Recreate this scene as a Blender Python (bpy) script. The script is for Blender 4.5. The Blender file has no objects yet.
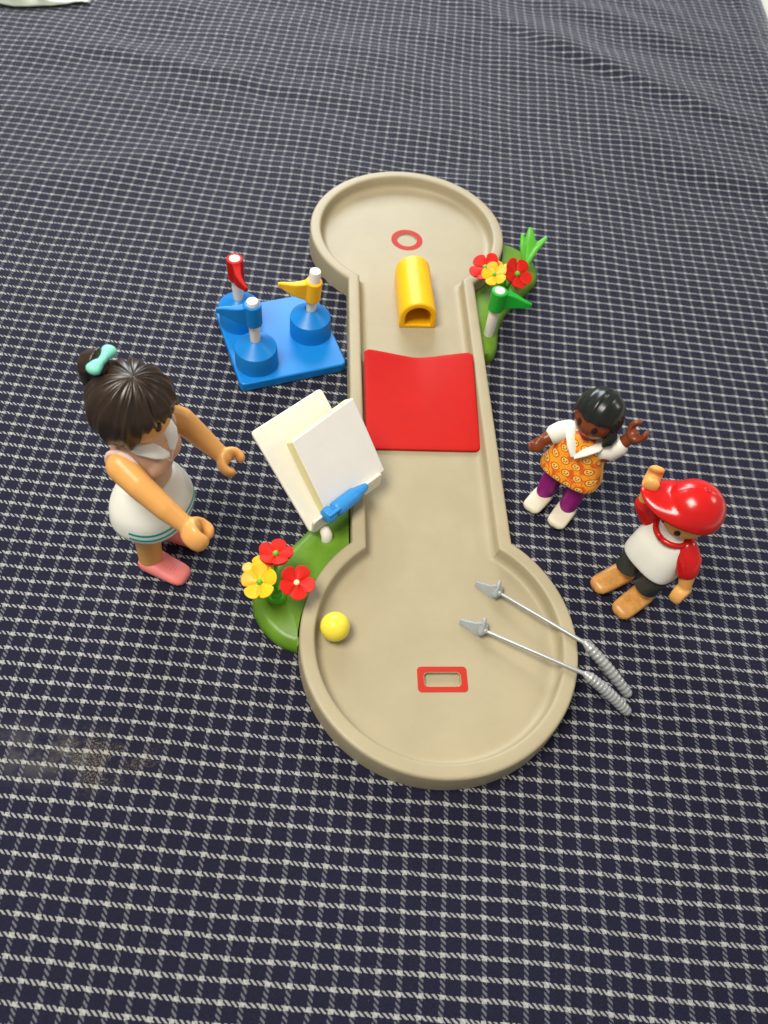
import bpy, bmesh, math, random
from mathutils import Vector, Matrix, noise
PI = math.pi
R_ = math.radians
random.seed(7)
SC = bpy.context.scene
COL = SC.collection
# one scene unit is one centimetre
SC.unit_settings.system = 'METRIC'; SC.unit_settings.scale_length = 0.01

# ------------------------------------------------------------------ camera
cd = bpy.data.cameras.new('camera'); cam = bpy.data.objects.new('camera', cd); COL.objects.link(cam)
fw = Vector((0.0, 0.55099, -0.83451)); rt = Vector((0.98873, 0.12493, 0.08249)); up = Vector((-0.14971, 0.82511, 0.54478))
cam.matrix_world = Matrix(((rt.x, up.x, -fw.x, 0), (rt.y, up.y, -fw.y, 0), (rt.z, up.z, -fw.z, 29.0), (0, 0, 0, 1)))
cd.sensor_fit = 'VERTICAL'; cd.sensor_height = 36.0; cd.lens = 36.0 * 774.8 / 1024
cd.clip_start = 0.5; cd.clip_end = 1000
cd.dof.use_dof = True; cd.dof.focus_distance = 33.0; cd.dof.aperture_fstop = 0.16
SC.camera = cam

# ------------------------------------------------------------------ world and lamps
w = bpy.data.worlds.new('World'); SC.world = w; w.use_nodes = True
w.node_tree.nodes['Background'].inputs[0].default_value = (0.92, 0.95, 1.0, 1)
w.node_tree.nodes['Background'].inputs[1].default_value = 0.35

def area(name, loc, target, sx, sy, power, color):
    ld = bpy.data.lights.new(name, 'AREA'); ld.shape = 'RECTANGLE'; ld.size = sx; ld.size_y = sy
    ld.energy = power; ld.color = color
    o = bpy.data.objects.new(name, ld); COL.objects.link(o); o.location = loc
    o.rotation_euler = (Vector(target) - Vector(loc)).to_track_quat('-Z', 'Y').to_euler()
    return o
area('overhead_lamp', (-28, 4, 84), (0, 20, 0), 40, 32, 100000, (1.0, 0.95, 0.85))
area('window_light', (-35, 135, 62), (0, 20, 0), 80, 50, 175000, (0.86, 0.93, 1.0))
area('side_lamp', (80, 42, 62), (2, 20, 0), 16, 16, 16000, (1.0, 0.90, 0.78))
SC.view_settings.view_transform = 'Standard'; SC.view_settings.look = 'None'
SC.view_settings.exposure = 0.0; SC.view_settings.gamma = 1.0

# ------------------------------------------------------------------ node helper
class E:
    """a socket (or a number) with arithmetic that builds Math nodes"""
    nt = None
    def __init__(s, v): s.v = v
    @staticmethod
    def op(kind, *a):
        n = E.nt.nodes.new('ShaderNodeMath'); n.operation = kind
        for k, x in enumerate(a):
            x = x.v if isinstance(x, E) else x
            if isinstance(x, (int, float)): n.inputs[k].default_value = x
            else: E.nt.links.new(x, n.inputs[k])
        return E(n.outputs[0])
    def __add__(s, o): return E.op('ADD', s, o)
    __radd__ = __add__
    def __sub__(s, o): return E.op('SUBTRACT', s, o)
    def __rsub__(s, o): return E.op('SUBTRACT', o, s)
    def __mul__(s, o): return E.op('MULTIPLY', s, o)
    __rmul__ = __mul__
    def __truediv__(s, o): return E.op('DIVIDE', s, o)
    def mod(s, o): return E.op('FLOORED_MODULO', s, o)
    def lt(s, o): return E.op('LESS_THAN', s, o)
    def gt(s, o): return E.op('GREATER_THAN', s, o)
    def absv(s): return E.op('ABSOLUTE', s)
    def floor(s): return E.op('FLOOR', s)
    def mx(s, o): return E.op('MAXIMUM', s, o)
    def mn(s, o): return E.op('MINIMUM', s, o)
    def sqrt(s): return E.op('SQRT', s)
    def smooth(s, a, b):
        n = E.nt.nodes.new('ShaderNodeMapRange'); n.interpolation_type = 'SMOOTHSTEP'
        E.nt.links.new(s.v, n.inputs[0]); n.inputs[1].default_value = a; n.inputs[2].default_value = b
        return E(n.outputs[0])
def coords(kind='Object'):
    tc = E.nt.nodes.new('ShaderNodeTexCoord'); sp = E.nt.nodes.new('ShaderNodeSeparateXYZ')
    E.nt.links.new(tc.outputs[kind], sp.inputs[0]); return tc.outputs[kind], E(sp.outputs[0]), E(sp.outputs[1]), E(sp.outputs[2])
def tex_noise(vec, scale, detail=2, rough=.5):
    n = E.nt.nodes.new('ShaderNodeTexNoise'); n.inputs['Scale'].default_value = scale
    n.inputs['Detail'].default_value = detail; n.inputs['Roughness'].default_value = rough
    E.nt.links.new(vec, n.inputs['Vector']); return E(n.outputs['Fac']), n
def mixc(fac, a, b):
    n = E.nt.nodes.new('ShaderNodeMix'); n.data_type = 'RGBA'
    if isinstance(fac, E): E.nt.links.new(fac.v, n.inputs[0])
    else: n.inputs[0].default_value = fac
    for k, c in ((6, a), (7, b)):
        if isinstance(c, tuple): n.inputs[k].default_value = (*c, 1)
        else: E.nt.links.new(c, n.inputs[k])
    return n.outputs[2]
def newmat(name):
    m = bpy.data.materials.new(name); m.use_nodes = True; E.nt = m.node_tree
    return m, m.node_tree.nodes['Principled BSDF']
def bump(b, h, strength, dist=0.05):
    n = E.nt.nodes.new('ShaderNodeBump'); n.inputs['Strength'].default_value = strength; n.inputs['Distance'].default_value = dist
    E.nt.links.new(h.v if isinstance(h, E) else h, n.inputs['Height']); E.nt.links.new(n.outputs[0], b.inputs['Normal'])
def plastic(name, col, rough=.32, sss=0.0, var=.06, bmp=.05, spec=.32, dust=.25, trans=0, scale=1.6):
    """moulded plastic: faint mottling, fine grain in the gloss"""
    m, b = newmat(name)
    vec, x, y, z = coords()
    n1, _ = tex_noise(vec, scale, 4, .6)
    dk = tuple(c * (1 - var * 2.2) for c in col); lt = tuple(min(1, c * (1 + var)) for c in col)
    E.nt.links.new(mixc(n1, dk, lt), b.inputs['Base Color'])
    n2, _ = tex_noise(vec, 9, 5, .7)
    if dust:
        d1, _ = tex_noise(vec, 16, 4, .8); d2, _ = tex_noise(vec, 1.1, 3, .6)
        lit = tuple(min(1, c * 1.5 + .06) for c in col)
        E.nt.links.new(mixc(d1.smooth(.60, .74) * d2.smooth(.38, .62) * dust, b.inputs['Base Color'].links[0].from_socket, lit), b.inputs['Base Color'])
    E.nt.links.new((n2 * .22 + (rough - .11)).v, b.inputs['Roughness'])
    b.inputs['Specular IOR Level'].default_value = spec
    if sss:
        b.inputs['Subsurface Weight'].default_value = sss; b.inputs['Subsurface Radius'].default_value = (.5, .3, .15); b.inputs['Subsurface Scale'].default_value = .25
    if trans:
        b.inputs['Transmission Weight'].default_value = trans
    bump(b, n2, bmp, .02)
    return m

M = {}
M['beige'] = plastic('beige_plastic', (0.37, 0.312, 0.193), .46, var=.08, scale=.45, bmp=.12, dust=.22)
M['red'] = plastic('red_plastic', (0.46, 0.005, 0.001), .6, spec=.2, scale=.8)
M['redprint'] = plastic('red_print', (0.44, 0.025, 0.012), .6, spec=.2)
M['yellow'] = plastic('yellow_orange_plastic', (0.90, 0.48, 0.002), .4, sss=.35)
M['ball'] = plastic('lemon_plastic', (0.86, 0.70, 0.06), .25, sss=.15)
M['blue'] = plastic('blue_plastic', (0.006, 0.20, 0.58), .34, scale=.8)
M['penblue'] = plastic('light_blue_plastic', (0.035, 0.27, 0.66), .38)
M['white'] = plastic('white_plastic', (0.80, 0.76, 0.66), .4, var=.03)
M['cream'] = plastic('cream_plastic', (0.80, 0.77, 0.66), .4, var=.04)
M['padwhite'] = plastic('pad_white', (0.79, 0.76, 0.70), .5, var=.03)
M['padedge'] = plastic('pad_cream_edge', (0.84, 0.76, 0.40), .5, var=.04)
M['green'] = plastic('leaf_green_plastic', (0.125, 0.26, 0.016), .34, var=.22, scale=1.1)
M['bright'] = plastic('bright_green_plastic', (0.10, 0.48, 0.03), .35)
M['flaggreen'] = plastic('flag_green_plastic', (0.012, 0.36, 0.03), .4)
M['flowery'] = plastic('petal_yellow', (0.88, 0.48, 0.01), .38, sss=.1)
M['flowerred'] = plastic('petal_red', (0.60, 0.012, 0.004), .5, spec=.2)
M['silver'] = plastic('silver_plastic', (0.40, 0.41, 0.39), .34, var=.10, spec=.8)
M['silver'].node_tree.nodes['Principled BSDF'].inputs['Metallic'].default_value = .35
M['clubhead'] = plastic('clear_grey_plastic', (0.55, 0.58, 0.57), .22, spec=.6, trans=.45)
M['skin'] = plastic('tan_skin_plastic', (0.74, 0.36, 0.10), .33, sss=.12)
M['skinb'] = plastic('light_skin_plastic', (0.74, 0.37, 0.10), .36, sss=.12)
M['skind'] = plastic('brown_skin_plastic', (0.19, 0.042, 0.012), .28)
M['black'] = plastic('black_hair_plastic', (0.012, 0.014, 0.011), .24)
M['eye'] = plastic('dark_print', (0.02, 0.008, 0.005), .4)
M['mouth'] = plastic('mouth_print', (0.30, 0.02, 0.012), .4)
M['top'] = plastic('rose_beige_plastic', (0.60, 0.36, 0.235), .42, sss=.08)
M['trim'] = plastic('pale_pink_plastic', (0.78, 0.55, 0.45), .42)
M['skirt'] = plastic('skirt_white_plastic', (0.80, 0.78, 0.68), .36, var=.03)
M['teal'] = plastic('teal_print', (0.03, 0.33, 0.28), .4)
M['mint'] = plastic('mint_plastic', (0.22, 0.66, 0.50), .4, sss=.1)
M['pink'] = plastic('pink_plastic', (0.80, 0.22, 0.20), .4, sss=.1)
M['purple'] = plastic('purple_plastic', (0.25, 0.012, 0.16), .35)
M['shoe'] = plastic('off_white_plastic', (0.62, 0.56, 0.42), .42)
M['sandal'] = plastic('tan_foot_plastic', (0.62, 0.29, 0.075), .3, var=.3, scale=3)
M['charcoal'] = plastic('charcoal_plastic', (0.045, 0.05, 0.042), .42)
M['capred'] = plastic('cap_red_plastic', (0.56, 0.006, 0.004), .2, spec=.5)

def hair_material():
    m, b = newmat('brown_hair_plastic'); vec, x, y, z = coords()
    n, _ = tex_noise(vec, 2.2, 3)
    E.nt.links.new(mixc(n, (0.014, 0.0065, 0.003), (0.034, 0.018, 0.008)), b.inputs['Base Color'])
    b.inputs['Roughness'].default_value = .31
    return m
M['brown'] = hair_material()

def dress_material():
    """orange dress with printed yellow blobs outlined in brown on the front"""
    m, b = newmat('orange_print_plastic'); vec, x, y, z = coords()
    W, H = .46, .36
    row = (z / H).floor()
    u = (x / W + row.mod(2) * .5).mod(1) - .5
    v = (z / H).mod(1) - .5
    nn, _ = tex_noise(vec, 5, 2)
    d = (u * u * 1.0 + v * v * 1.25).sqrt()
    blob = d.lt(.33); ring = d.lt(.40) * d.gt(.31)
    eyes = ((((u.absv() - .13).absv() * 1.0 + (v - .05).absv() * .8)).lt(.075)).mx((v + .12).absv().lt(.035) * u.absv().lt(.14))
    _, nd = tex_noise(vec, 7, 2)
    fleck, _ = tex_noise(vec, 3.4, 3)
    base = mixc(fleck.smooth(.48, .62), (0.90, 0.33, 0.012), (0.72, 0.085, 0.01))
    c = mixc(blob, base, (0.90, 0.50, 0.10))
    c = mixc(ring, c, (0.42, 0.10, 0.01))
    c = mixc(eyes, c, (0.20, 0.04, 0.01))
    front = (y + x.absv() * .12).gt(.12)
    c2 = mixc(front, (0.86, 0.42, 0.006), c)
    E.nt.links.new(c2, b.inputs['Base Color']); b.inputs['Roughness'].default_value = .38
    return m
M['dress'] = dress_material()

def cloth_material():
    """twill cloth: thread-by-thread navy ground, white weft stripes, grey warp stripes"""
    m, b = newmat('checked_twill_cloth'); vec, x, y, z = coords()
    n1, nd1 = tex_noise(vec, .11, 2); n2, nd2 = tex_noise(vec, .075, 2)
    mp = E.nt.nodes.new('ShaderNodeVectorMath'); mp.operation = 'ADD'; mp.inputs[1].default_value = (31, 17, 5)
    E.nt.links.new(vec, mp.inputs[0]); E.nt.links.new(mp.outputs[0], nd2.inputs['Vector'])
    n3, _ = tex_noise(vec, 5.5, 2)
    n4, _ = tex_noise(vec, 1.2, 2)
    wx = x + (n1 - .5) * .5 + (n4 - .5) * .09; wy = y + (n2 - .5) * .5 + (n4 - .5) * .08
    c, s = math.cos(R_(2.583)), math.sin(R_(2.583))
    U = (wx * (c / .690) + wy * (s / .690)) * 14 + 1.75 + (n3 - .5) * 1.5 + 1400
    V = (wx * (s / .596) - wy * (c / .596)) * 14 + 6.65 + (n3 - .5) * 1.5 + 2800
    weft_up = (U - V).mod(4).lt(2.0 + (n3 - .5) * .8)
    # a soft hand-spun edge on the stripes
    n5, _ = tex_noise(vec, 2.6, 2)
    wb = (V.mod(14)).lt(2.75 + n5 * 1.1); ub = (U.mod(14)).lt(3.3)
    navy = (0.0062, 0.0058, 0.017); navy2 = (0.014, 0.0135, 0.031)
    fine, _ = tex_noise(vec, 38, 2)
    big, _ = tex_noise(vec, .16, 2)
    nav = mixc(fine.smooth(.35, .65), navy, navy2)
    weft_c = mixc(wb, nav, mixc(fine.smooth(.3, .7), (0.20, 0.20, 0.19), (0.37, 0.37, 0.34)))
    warp_c = mixc(ub, nav, mixc(wb, (0.115, 0.115, 0.13), (0.38, 0.38, 0.34)))
    col = mixc(weft_up, warp_c, weft_c)
    # every thread is round: darker between threads
    tu = ((U.mod(1) - .5).absv()); tv = ((V.mod(1) - .5).absv())
    # fine lint and a dusting of crumbs
    lint, _ = tex_noise(vec, 15, 4, .75)
    sx = (x + 8.9) / 2.6; sy = (y - 6.7) / 1.3
    patch = 1 - (sx * sx + sy * sy).sqrt().smooth(.2, 1.15)
    blot, _ = tex_noise(vec, .95, 3, .65)
    patch = patch * blot.smooth(.44, .60)
    crumbs = lint.smooth(.50, .58) * patch * .6
    col = mixc(crumbs, col, (0.27, 0.22, 0.13))
    sx2 = (x + 11.2) / 2.2; sy2 = (y - 6.6) / 1.2
    haze = blot.smooth(.35, .6) * (1 - (sx2 * sx2 + sy2 * sy2).sqrt().smooth(.1, 1.2)) * .30
    col = mixc(haze, col, (0.16, 0.15, 0.13))
    speck, _ = tex_noise(vec, 9, 3, .8)
    col = mixc(speck.smooth(.735, .75) * .6, col, (0.45, 0.42, 0.34))
    E.nt.links.new(col, b.inputs['Base Color'])
    b.inputs['Roughness'].default_value = .7; b.inputs['Specular IOR Level'].default_value = .12
    b.inputs['Sheen Weight'].default_value = .55; b.inputs['Sheen Roughness'].default_value = .26
    b.inputs['Sheen Tint'].default_value = (.9, .92, 1, 1)
    h = (1 - tu * tu * 3) * weft_up.lt(.5) + (1 - tv * tv * 3) * weft_up
    bump(b, h + fine * 1.1 + n4 * .6, .6, .022)
    return m
M['cloth'] = cloth_material()
def table_material():
    m, b = newmat('pale_table_paint'); vec, x, y, z = coords()
    n, _ = tex_noise(vec, .3, 4)
    E.nt.links.new(mixc(n, (0.62, 0.60, 0.50), (0.72, 0.70, 0.60)), b.inputs['Base Color']); b.inputs['Roughness'].default_value = .5
    return m
M['table'] = table_material()
def bag_material():
    m, b = newmat('milky_film'); vec, x, y, z = coords()
    n, _ = tex_noise(vec, .5, 4)
    E.nt.links.new(mixc(n, (0.34, 0.40, 0.30), (0.60, 0.64, 0.52)), b.inputs['Base Color'])
    b.inputs['Roughness'].default_value = .35; b.inputs['Transmission Weight'].default_value = .25
    return m
M['bag'] = bag_material()

# ------------------------------------------------------------------ object helpers
def tag(o, label=None, cat=None, group=None, kind=None):
    if label: o['label'] = label
    if cat: o['category'] = cat
    if group: o['group'] = group
    if kind: o['kind'] = kind
    return o
def empty(name, loc=(0, 0, 0), rz=0, rot=None, **k):
    o = bpy.data.objects.new(name, None); COL.objects.link(o); o.location = loc
    o.rotation_euler = rot if rot else (0, 0, rz); o.empty_display_size = .5
    return tag(o, **k)
def obj(name, bm, mat, parent=None, smooth=True, angle=None, **k):
    if isinstance(bm, bmesh.types.BMesh):
        me = bpy.data.meshes.new(name); bm.to_mesh(me); bm.free()
    else: me = bm
    me.name = name
    if smooth:
        for p in me.polygons: p.use_smooth = True
    if angle:
        me.set_sharp_from_angle(angle=R_(angle))
    o = bpy.data.objects.new(name, me); COL.objects.link(o); o.parent = parent
    for m in (mat if isinstance(mat, (list, tuple)) else [mat]): me.materials.append(m)
    return tag(o, **k)
def bevel(o, wd, seg=3, angle=35):
    m = o.modifiers.new('bevel', 'BEVEL'); m.width = wd; m.segments = seg; m.limit_method = 'ANGLE'; m.angle_limit = R_(angle)
    m.harden_normals = False
    return o
def subsurf(o, n=2):
    m = o.modifiers.new('subdivision', 'SUBSURF'); m.levels = n; m.render_levels = n; return o
def loft(bm, rings, cap=True, closed=True):
    """rings: lists of Vectors of equal length"""
    vs = [[bm.verts.new(p) for p in r] for r in rings]
    n = len(rings[0])
    for a, b in zip(vs[:-1], vs[1:]):
        for i in range(n if closed else n - 1):
            j = (i + 1) % n
            bm.faces.new((a[i], a[j], b[j], b[i]))
    if cap:
        bm.faces.new(list(reversed(vs[0]))); bm.faces.new(vs[-1])
    return vs
def fix(bm):
    bmesh.ops.recalc_face_normals(bm, faces=bm.faces[:]); return bm
def ellipse_ring(c, ax, ay, rx, ry, n=24, power=2.0):
    out = []
    for i in range(n):
        t = 2 * PI * i / n; ct, st = math.cos(t), math.sin(t)
        e = 2.0 / power
        out.append(Vector(c) + ax * (rx * math.copysign(abs(ct) ** e, ct)) + ay * (ry * math.copysign(abs(st) ** e, st)))
    return out
def tube(bm, pts, radii, n=16, ref=Vector((0, 0, 1)), round_ends=True):
    """tapered tube; radii are numbers or (rx, ry) pairs"""
    pts = [Vector(p) for p in pts]; radii = [r if isinstance(r, tuple) else (r, r) for r in radii]
    if round_ends:
        d0 = (pts[0] - pts[1]).normalized(); d1 = (pts[-1] - pts[-2]).normalized()
        a, b = radii[0], radii[-1]; ra, rb = min(a), min(b)
        pre = [(pts[0] + d0 * ra * math.sin(t), (a[0] * math.cos(t), a[1] * math.cos(t))) for t in (1.45, 1.1, .75, .38)]
        post = [(pts[-1] + d1 * rb * math.sin(t), (b[0] * math.cos(t), b[1] * math.cos(t))) for t in (.38, .75, 1.1, 1.45)]
        pts = [p for p, _ in pre] + pts + [p for p, _ in post]; radii = [r for _, r in pre] + radii + [r for _, r in post]
    rings = []
    for i, p in enumerate(pts):
        d = (pts[min(i + 1, len(pts) - 1)] - pts[max(i - 1, 0)]).normalized()
        ax = d.cross(ref)
        if ax.length < 1e-3: ax = d.cross(Vector((0, 1, 0)))
        ax.normalize(); ay = ax.cross(d).normalized()
        rings.append(ellipse_ring(p, ax, ay, radii[i][0], radii[i][1], n))
    loft(bm, rings); return bm
def ball(bm, c, r, n=24, m=16, rot=None):
    r = r if isinstance(r, (tuple, list)) else (r, r, r)
    mt = Matrix.Translation(c) @ (rot.to_4x4() if rot else Matrix()) @ Matrix.Diagonal((*r, 1))
    bmesh.ops.create_uvsphere(bm, u_segments=n, v_segments=m, radius=1, matrix=mt); return bm
def sections(bm, secs, n=32):
    """body-like loft: secs of (z, rx, ry, x0, y0, power)"""
    rings = []
    for s in secs:
        z, rx, ry = s[:3]; x0 = s[3] if len(s) > 3 else 0; y0 = s[4] if len(s) > 4 else 0; pw = s[5] if len(s) > 5 else 2.3
        rings.append(ellipse_ring((x0, y0, z), Vector((1, 0, 0)), Vector((0, 1, 0)), rx, ry, n, pw))
    loft(bm, rings); return fix(bm)
def interp(secs, k=4):
    """Catmull-Rom the sections so lofts are smooth"""
    secs = [tuple(s) + (0,) * max(0, 5 - len(s)) + ((2.3,) if len(s) < 6 else ()) for s in secs]
    out = []
    for i in range(len(secs) - 1):
        p0, p1, p2, p3 = secs[max(i - 1, 0)], secs[i], secs[i + 1], secs[min(i + 2, len(secs) - 1)]
        for j in range(k):
            t = j / k
            out.append(tuple(.5 * ((2 * b) + (-a + c) * t + (2 * a - 5 * b + 4 * c - d) * t * t + (-a + 3 * b - 3 * c + d) * t ** 3) for a, b, c, d in zip(p0, p1, p2, p3)))
    out.append(secs[-1]); return out
def remesh(bm, voxel, smooth=4, factor=.5):
    """one continuous skin out of overlapping closed shapes"""
    fix(bm)
    me = bpy.data.meshes.new('tmp'); bm.to_mesh(me); bm.free()
    o = bpy.data.objects.new('tmp', me); COL.objects.link(o)
    m = o.modifiers.new('r', 'REMESH'); m.mode = 'VOXEL'; m.voxel_size = voxel; m.adaptivity = 0
    s = o.modifiers.new('s', 'SMOOTH'); s.iterations = smooth; s.factor = factor
    dg = bpy.context.evaluated_depsgraph_get(); dg.update()
    out = bpy.data.meshes.new_from_object(o.evaluated_get(dg))
    bpy.data.objects.remove(o); bpy.data.meshes.remove(me)
    return out
def boolean(o, cutter_bm, op='DIFFERENCE'):
    fix(cutter_bm); me = bpy.data.meshes.new('tmp'); cutter_bm.to_mesh(me); cutter_bm.free()
    c = bpy.data.objects.new('tmp', me); COL.objects.link(c); c.parent = o.parent
    m = o.modifiers.new('b', 'BOOLEAN'); m.operation = op; m.object = c; m.solver = 'EXACT'
    dg = bpy.context.evaluated_depsgraph_get(); dg.update()
    nm = bpy.data.meshes.new_from_object(o.evaluated_get(dg))
    o.modifiers.clear(); old = o.data; o.data = nm; nm.name = old.name
    bpy.data.objects.remove(c); bpy.data.meshes.remove(me); bpy.data.meshes.remove(old)
def prism(bm, poly, z0, z1):
    a = [bm.verts.new((x, y, z0)) for x, y in poly]; b = [bm.verts.new((x, y, z1)) for x, y in poly]
    n = len(poly)
    for i in range(n): bm.faces.new((a[i], a[(i + 1) % n], b[(i + 1) % n], b[i]))
    bm.faces.new(list(reversed(a))); bm.faces.new(b); return fix(bm)
def rrect(w_, h_, r, n=6, cx=0, cy=0):
    out = []
    for qx, qy, a0 in ((1, 1, 0), (-1, 1, 90), (-1, -1, 180), (1, -1, 270)):
        for i in range(n + 1):
            a = R_(a0 + 90 * i / n)
            out.append((cx + qx * (w_ / 2 - r) + r * math.cos(a), cy + qy * (h_ / 2 - r) + r * math.sin(a)))
    return out
def box(bm, c, d):
    prism(bm, [(c[0] + sx * d[0] / 2, c[1] + sy * d[1] / 2) for sx, sy in ((-1, -1), (1, -1), (1, 1), (-1, 1))], c[2] - d[2] / 2, c[2] + d[2] / 2); return bm

# ------------------------------------------------------------------ the setting: cloth on a table
def ridge(x, y, ax, ay, bx, by, hgt, wd, skew=1.0):
    """a fold running from a to b"""
    dx, dy = bx - ax, by - ay; L = math.hypot(dx, dy); t = ((x - ax) * dx + (y - ay) * dy) / (L * L)
    d = ((x - ax) * dy - (y - ay) * dx) / L          # positive on the near side
    e = math.exp(-max(0, -t) ** 2 * 30 - max(0, t - 1) ** 2 * 30) * (0.6 + .4 * math.sin(PI * min(1, max(0, t))))
    w2 = wd * (skew if d < 0 else 1)
    return hgt * e * math.exp(-(d / w2) ** 2)
def cloth_z(x, y):
    far = min(1, max(0, (y - 34) / 16)); far = far * far * (3 - 2 * far)
    z = 0
    z += ridge(x, y, -1, 69, 12, 61.5, .26, .8, 3.2)
    z += ridge(x, y, 8, 63.6, 20, 57.3, .26, .8, 3.4)
    z += ridge(x, y, 3, 73, 18, 67, .3, 1.4, 1.6)
    z += ridge(x, y, -27, 53.8, -12, 52.2, .24, .8, 2.2)
    z += ridge(x, y, -20, 60, -2, 50, .25, 2.4, 1.5)
    z += ridge(x, y, 14, 52, 26, 48, .25, 1.6, 1.6)
    z += ridge(x, y, -14, 44, -24, 38, .22, 1.5, 1.5)
    z += far * (.22 * noise.noise(Vector((x * .12, y * .16, 1.3))) + .12 * noise.noise(Vector((x * .3 + 5, y * .45, 4))))
    z += .03 * noise.noise(Vector((x * .2, y * .2, 9)))
    return z - .05 * far
def axis(segs):
    out = []
    for a, b, s in segs:
        n = int(round((b - a) / s)); out += [a + (b - a) * i / n for i in range(n)]
    return out + [segs[-1][1]]
bm = bmesh.new()
xs = axis([(-64, -36, 2.0), (-36, 25.8, .5)]); ys = axis([(-14, 30, 1.5), (30, 44, .7), (44, 80, .4), (80, 100, 1.5)])
def edge_x(x, y):
    k = max(0, (x - 15) / 10.8)
    return x + k * (.35 * math.sin(y * .21 + 1) + .15 * math.sin(y * .6) - .02 * (y - 76))
grid = []
for y in ys:
    grid.append([bm.verts.new((edge_x(x, y), y, cloth_z(x, y) + (.22 if 23.1 < x < 24.4 and y > 30 else 0) * .5)) for x in xs])
for a, b in zip(grid[:-1], grid[1:]):
    for i in range(len(xs) - 1): bm.faces.new((a[i], a[i + 1], b[i + 1], b[i]))
cl = obj('tablecloth', bm, M['cloth'], kind='structure')
sm = cl.modifiers.new('thickness', 'SOLIDIFY'); sm.thickness = .06; sm.offset = -1
bm = bmesh.new(); box(bm, (0, 48, -2.2), (150, 136, 2.2)); bevel(obj('table_surface', bm, M['table'], kind='structure', smooth=False), .3)

# ------------------------------------------------------------------ course frame
C0 = Vector((2.899, 12.947, 0)); CR = R_(9.2025)
def L(x, y, z=0):
    return Vector((C0.x + x * math.cos(CR) - y * math.sin(CR), C0.y + x * math.sin(CR) + y * math.cos(CR), z))
RAD, HALF, LEN = 5.48, 3.40, 24.87
def outline(off, n=40, m=26):
    """dumbbell outline, off = distance inside the outer wall"""
    R1 = RAD - off; w2 = HALF - off
    a0 = math.asin(w2 / R1); pts = []
    # near circle, from the left corner round the near side to the right corner
    for i in range(n + 1):
        a = PI / 2 + a0 + (2 * PI - 2 * a0) * i / n
        pts.append((R1 * math.cos(a), R1 * math.sin(a)))
    y0 = R1 * math.cos(a0)
    for i in range(1, m): pts.append((w2, y0 + (LEN - 2 * y0) * i / m))
    for i in range(n + 1):
        a = -PI / 2 + a0 + (2 * PI - 2 * a0) * i / n
        pts.append((R1 * math.cos(a), LEN + R1 * math.sin(a)))
    for i in range(1, m): pts.append((-w2, LEN - y0 - (LEN - 2 * y0) * i / m))
    return pts
FZ = .56
course = empty('golf_course', C0, CR, label='long beige toy mini golf course with raised rim and two round ends', cat='toy golf course')
prof = [(.10, .02), (-.02, .02), (-.05, .05), (-.05, .14), (-.03, .5), (-.005, 1.1), (.01, 1.19), (.035, 1.24), (.085, 1.268), (.15, 1.275), (.46, 1.275), (.53, 1.262), (.575, 1.23), (.60, 1.17),
        (.635, .86), (.67, .74), (.73, .65), (.82, .59), (.93, .565), (1.05, FZ)]
bm = bmesh.new()
rings = [[Vector((x, y, z)) for x, y in outline(o, 96, 40)] for o, z in prof]
vs = loft(bm, rings, cap=False)
bm.faces.new(list(reversed(vs[0])))
bmesh.ops.triangulate(bm, faces=[bm.faces.new(vs[-1])])
fix(bm)
body = obj('body', bm, M['beige'], course, smooth=False)
cb = bmesh.new(); prism(cb, rrect(1.42, .56, .14, cx=.08, cy=-1.49), .36, .9)
boolean(body, cb)
cb = bmesh.new(); prism(cb, [(.04 + .56 * math.cos(2 * PI * i / 40), 24.84 + .56 * math.sin(2 * PI * i / 40)) for i in range(40)], .50, .9)
boolean(body, cb)
for p in body.data.polygons: p.use_smooth = True
body.data.set_sharp_from_angle(angle=R_(38))
def ring_print(outer, inner, z0, z1):
    bm = bmesh.new(); n = len(outer)
    A = [bm.verts.new((x, y, z0)) for x, y in outer]; B = [bm.verts.new((x, y, z1)) for x, y in outer]
    D = [bm.verts.new((x, y, z1)) for x, y in inner]; F = [bm.verts.new((x, y, z0)) for x, y in inner]
    for P, Q in ((A, B), (B, D), (D, F), (F, A)):
        for i in range(n): bm.faces.new((P[i], P[(i + 1) % n], Q[(i + 1) % n], Q[i]))
    return fix(bm)
circ = lambda r, cx, cy, n=48: [(cx + r * math.cos(2 * PI * i / n), cy + r * math.sin(2 * PI * i / n)) for i in range(n)]
o = obj('hole_marking', ring_print(circ(.90, .04, 24.84), circ(.575, .04, 24.84), FZ - .02, FZ + .012), M['redprint'], course, smooth=False, label='red painted ring around the round hole')
o = obj('hole_marking', ring_print(rrect(1.96, 1.04, .16, cx=.08, cy=-1.49), rrect(1.46, .60, .16, cx=.08, cy=-1.49), FZ - .02, FZ + .012), M['redprint'], course, smooth=False, label='red painted frame around the oblong slot')

# red ramp lying between the rims
rx0, rx1, ry0, ry1 = -2.66, 2.74, 9.60, 15.20
bm = bmesh.new(); NX, NY = 24, 20; G = []
for j in range(NY + 1):
    s = j / NY; row = []
    for i in range(NX + 1):
        t = i / NX; u = 2 * t - 1
        z = FZ + .16 + .80 * (s ** 1.25)
        z -= .60 * (s ** 2.0) * max(0, 1 - math.sqrt(u * u + .02)) ** 1.15
        y = ry0 + (ry1 - ry0) * s
        x = rx0 + (rx1 - rx0) * t
        k = max(0, abs(u) - .90) / .10; y -= (.16 * k * k if j == NY else 0) - (.14 * k * k if j == 0 else 0)
        row.append(bm.verts.new((x, y, z)))
    G.append(row)
for a, b in zip(G[:-1], G[1:]):
    for i in range(NX): bm.faces.new((a[i], a[i + 1], b[i + 1], b[i]))
ramp = empty('ramp', L(0, 0), CR, label='square red plastic ramp with dipped far edge lying in the middle of the course', cat='toy ramp')
r_ = obj('ramp_plate', bm, M['red'], ramp)
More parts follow.
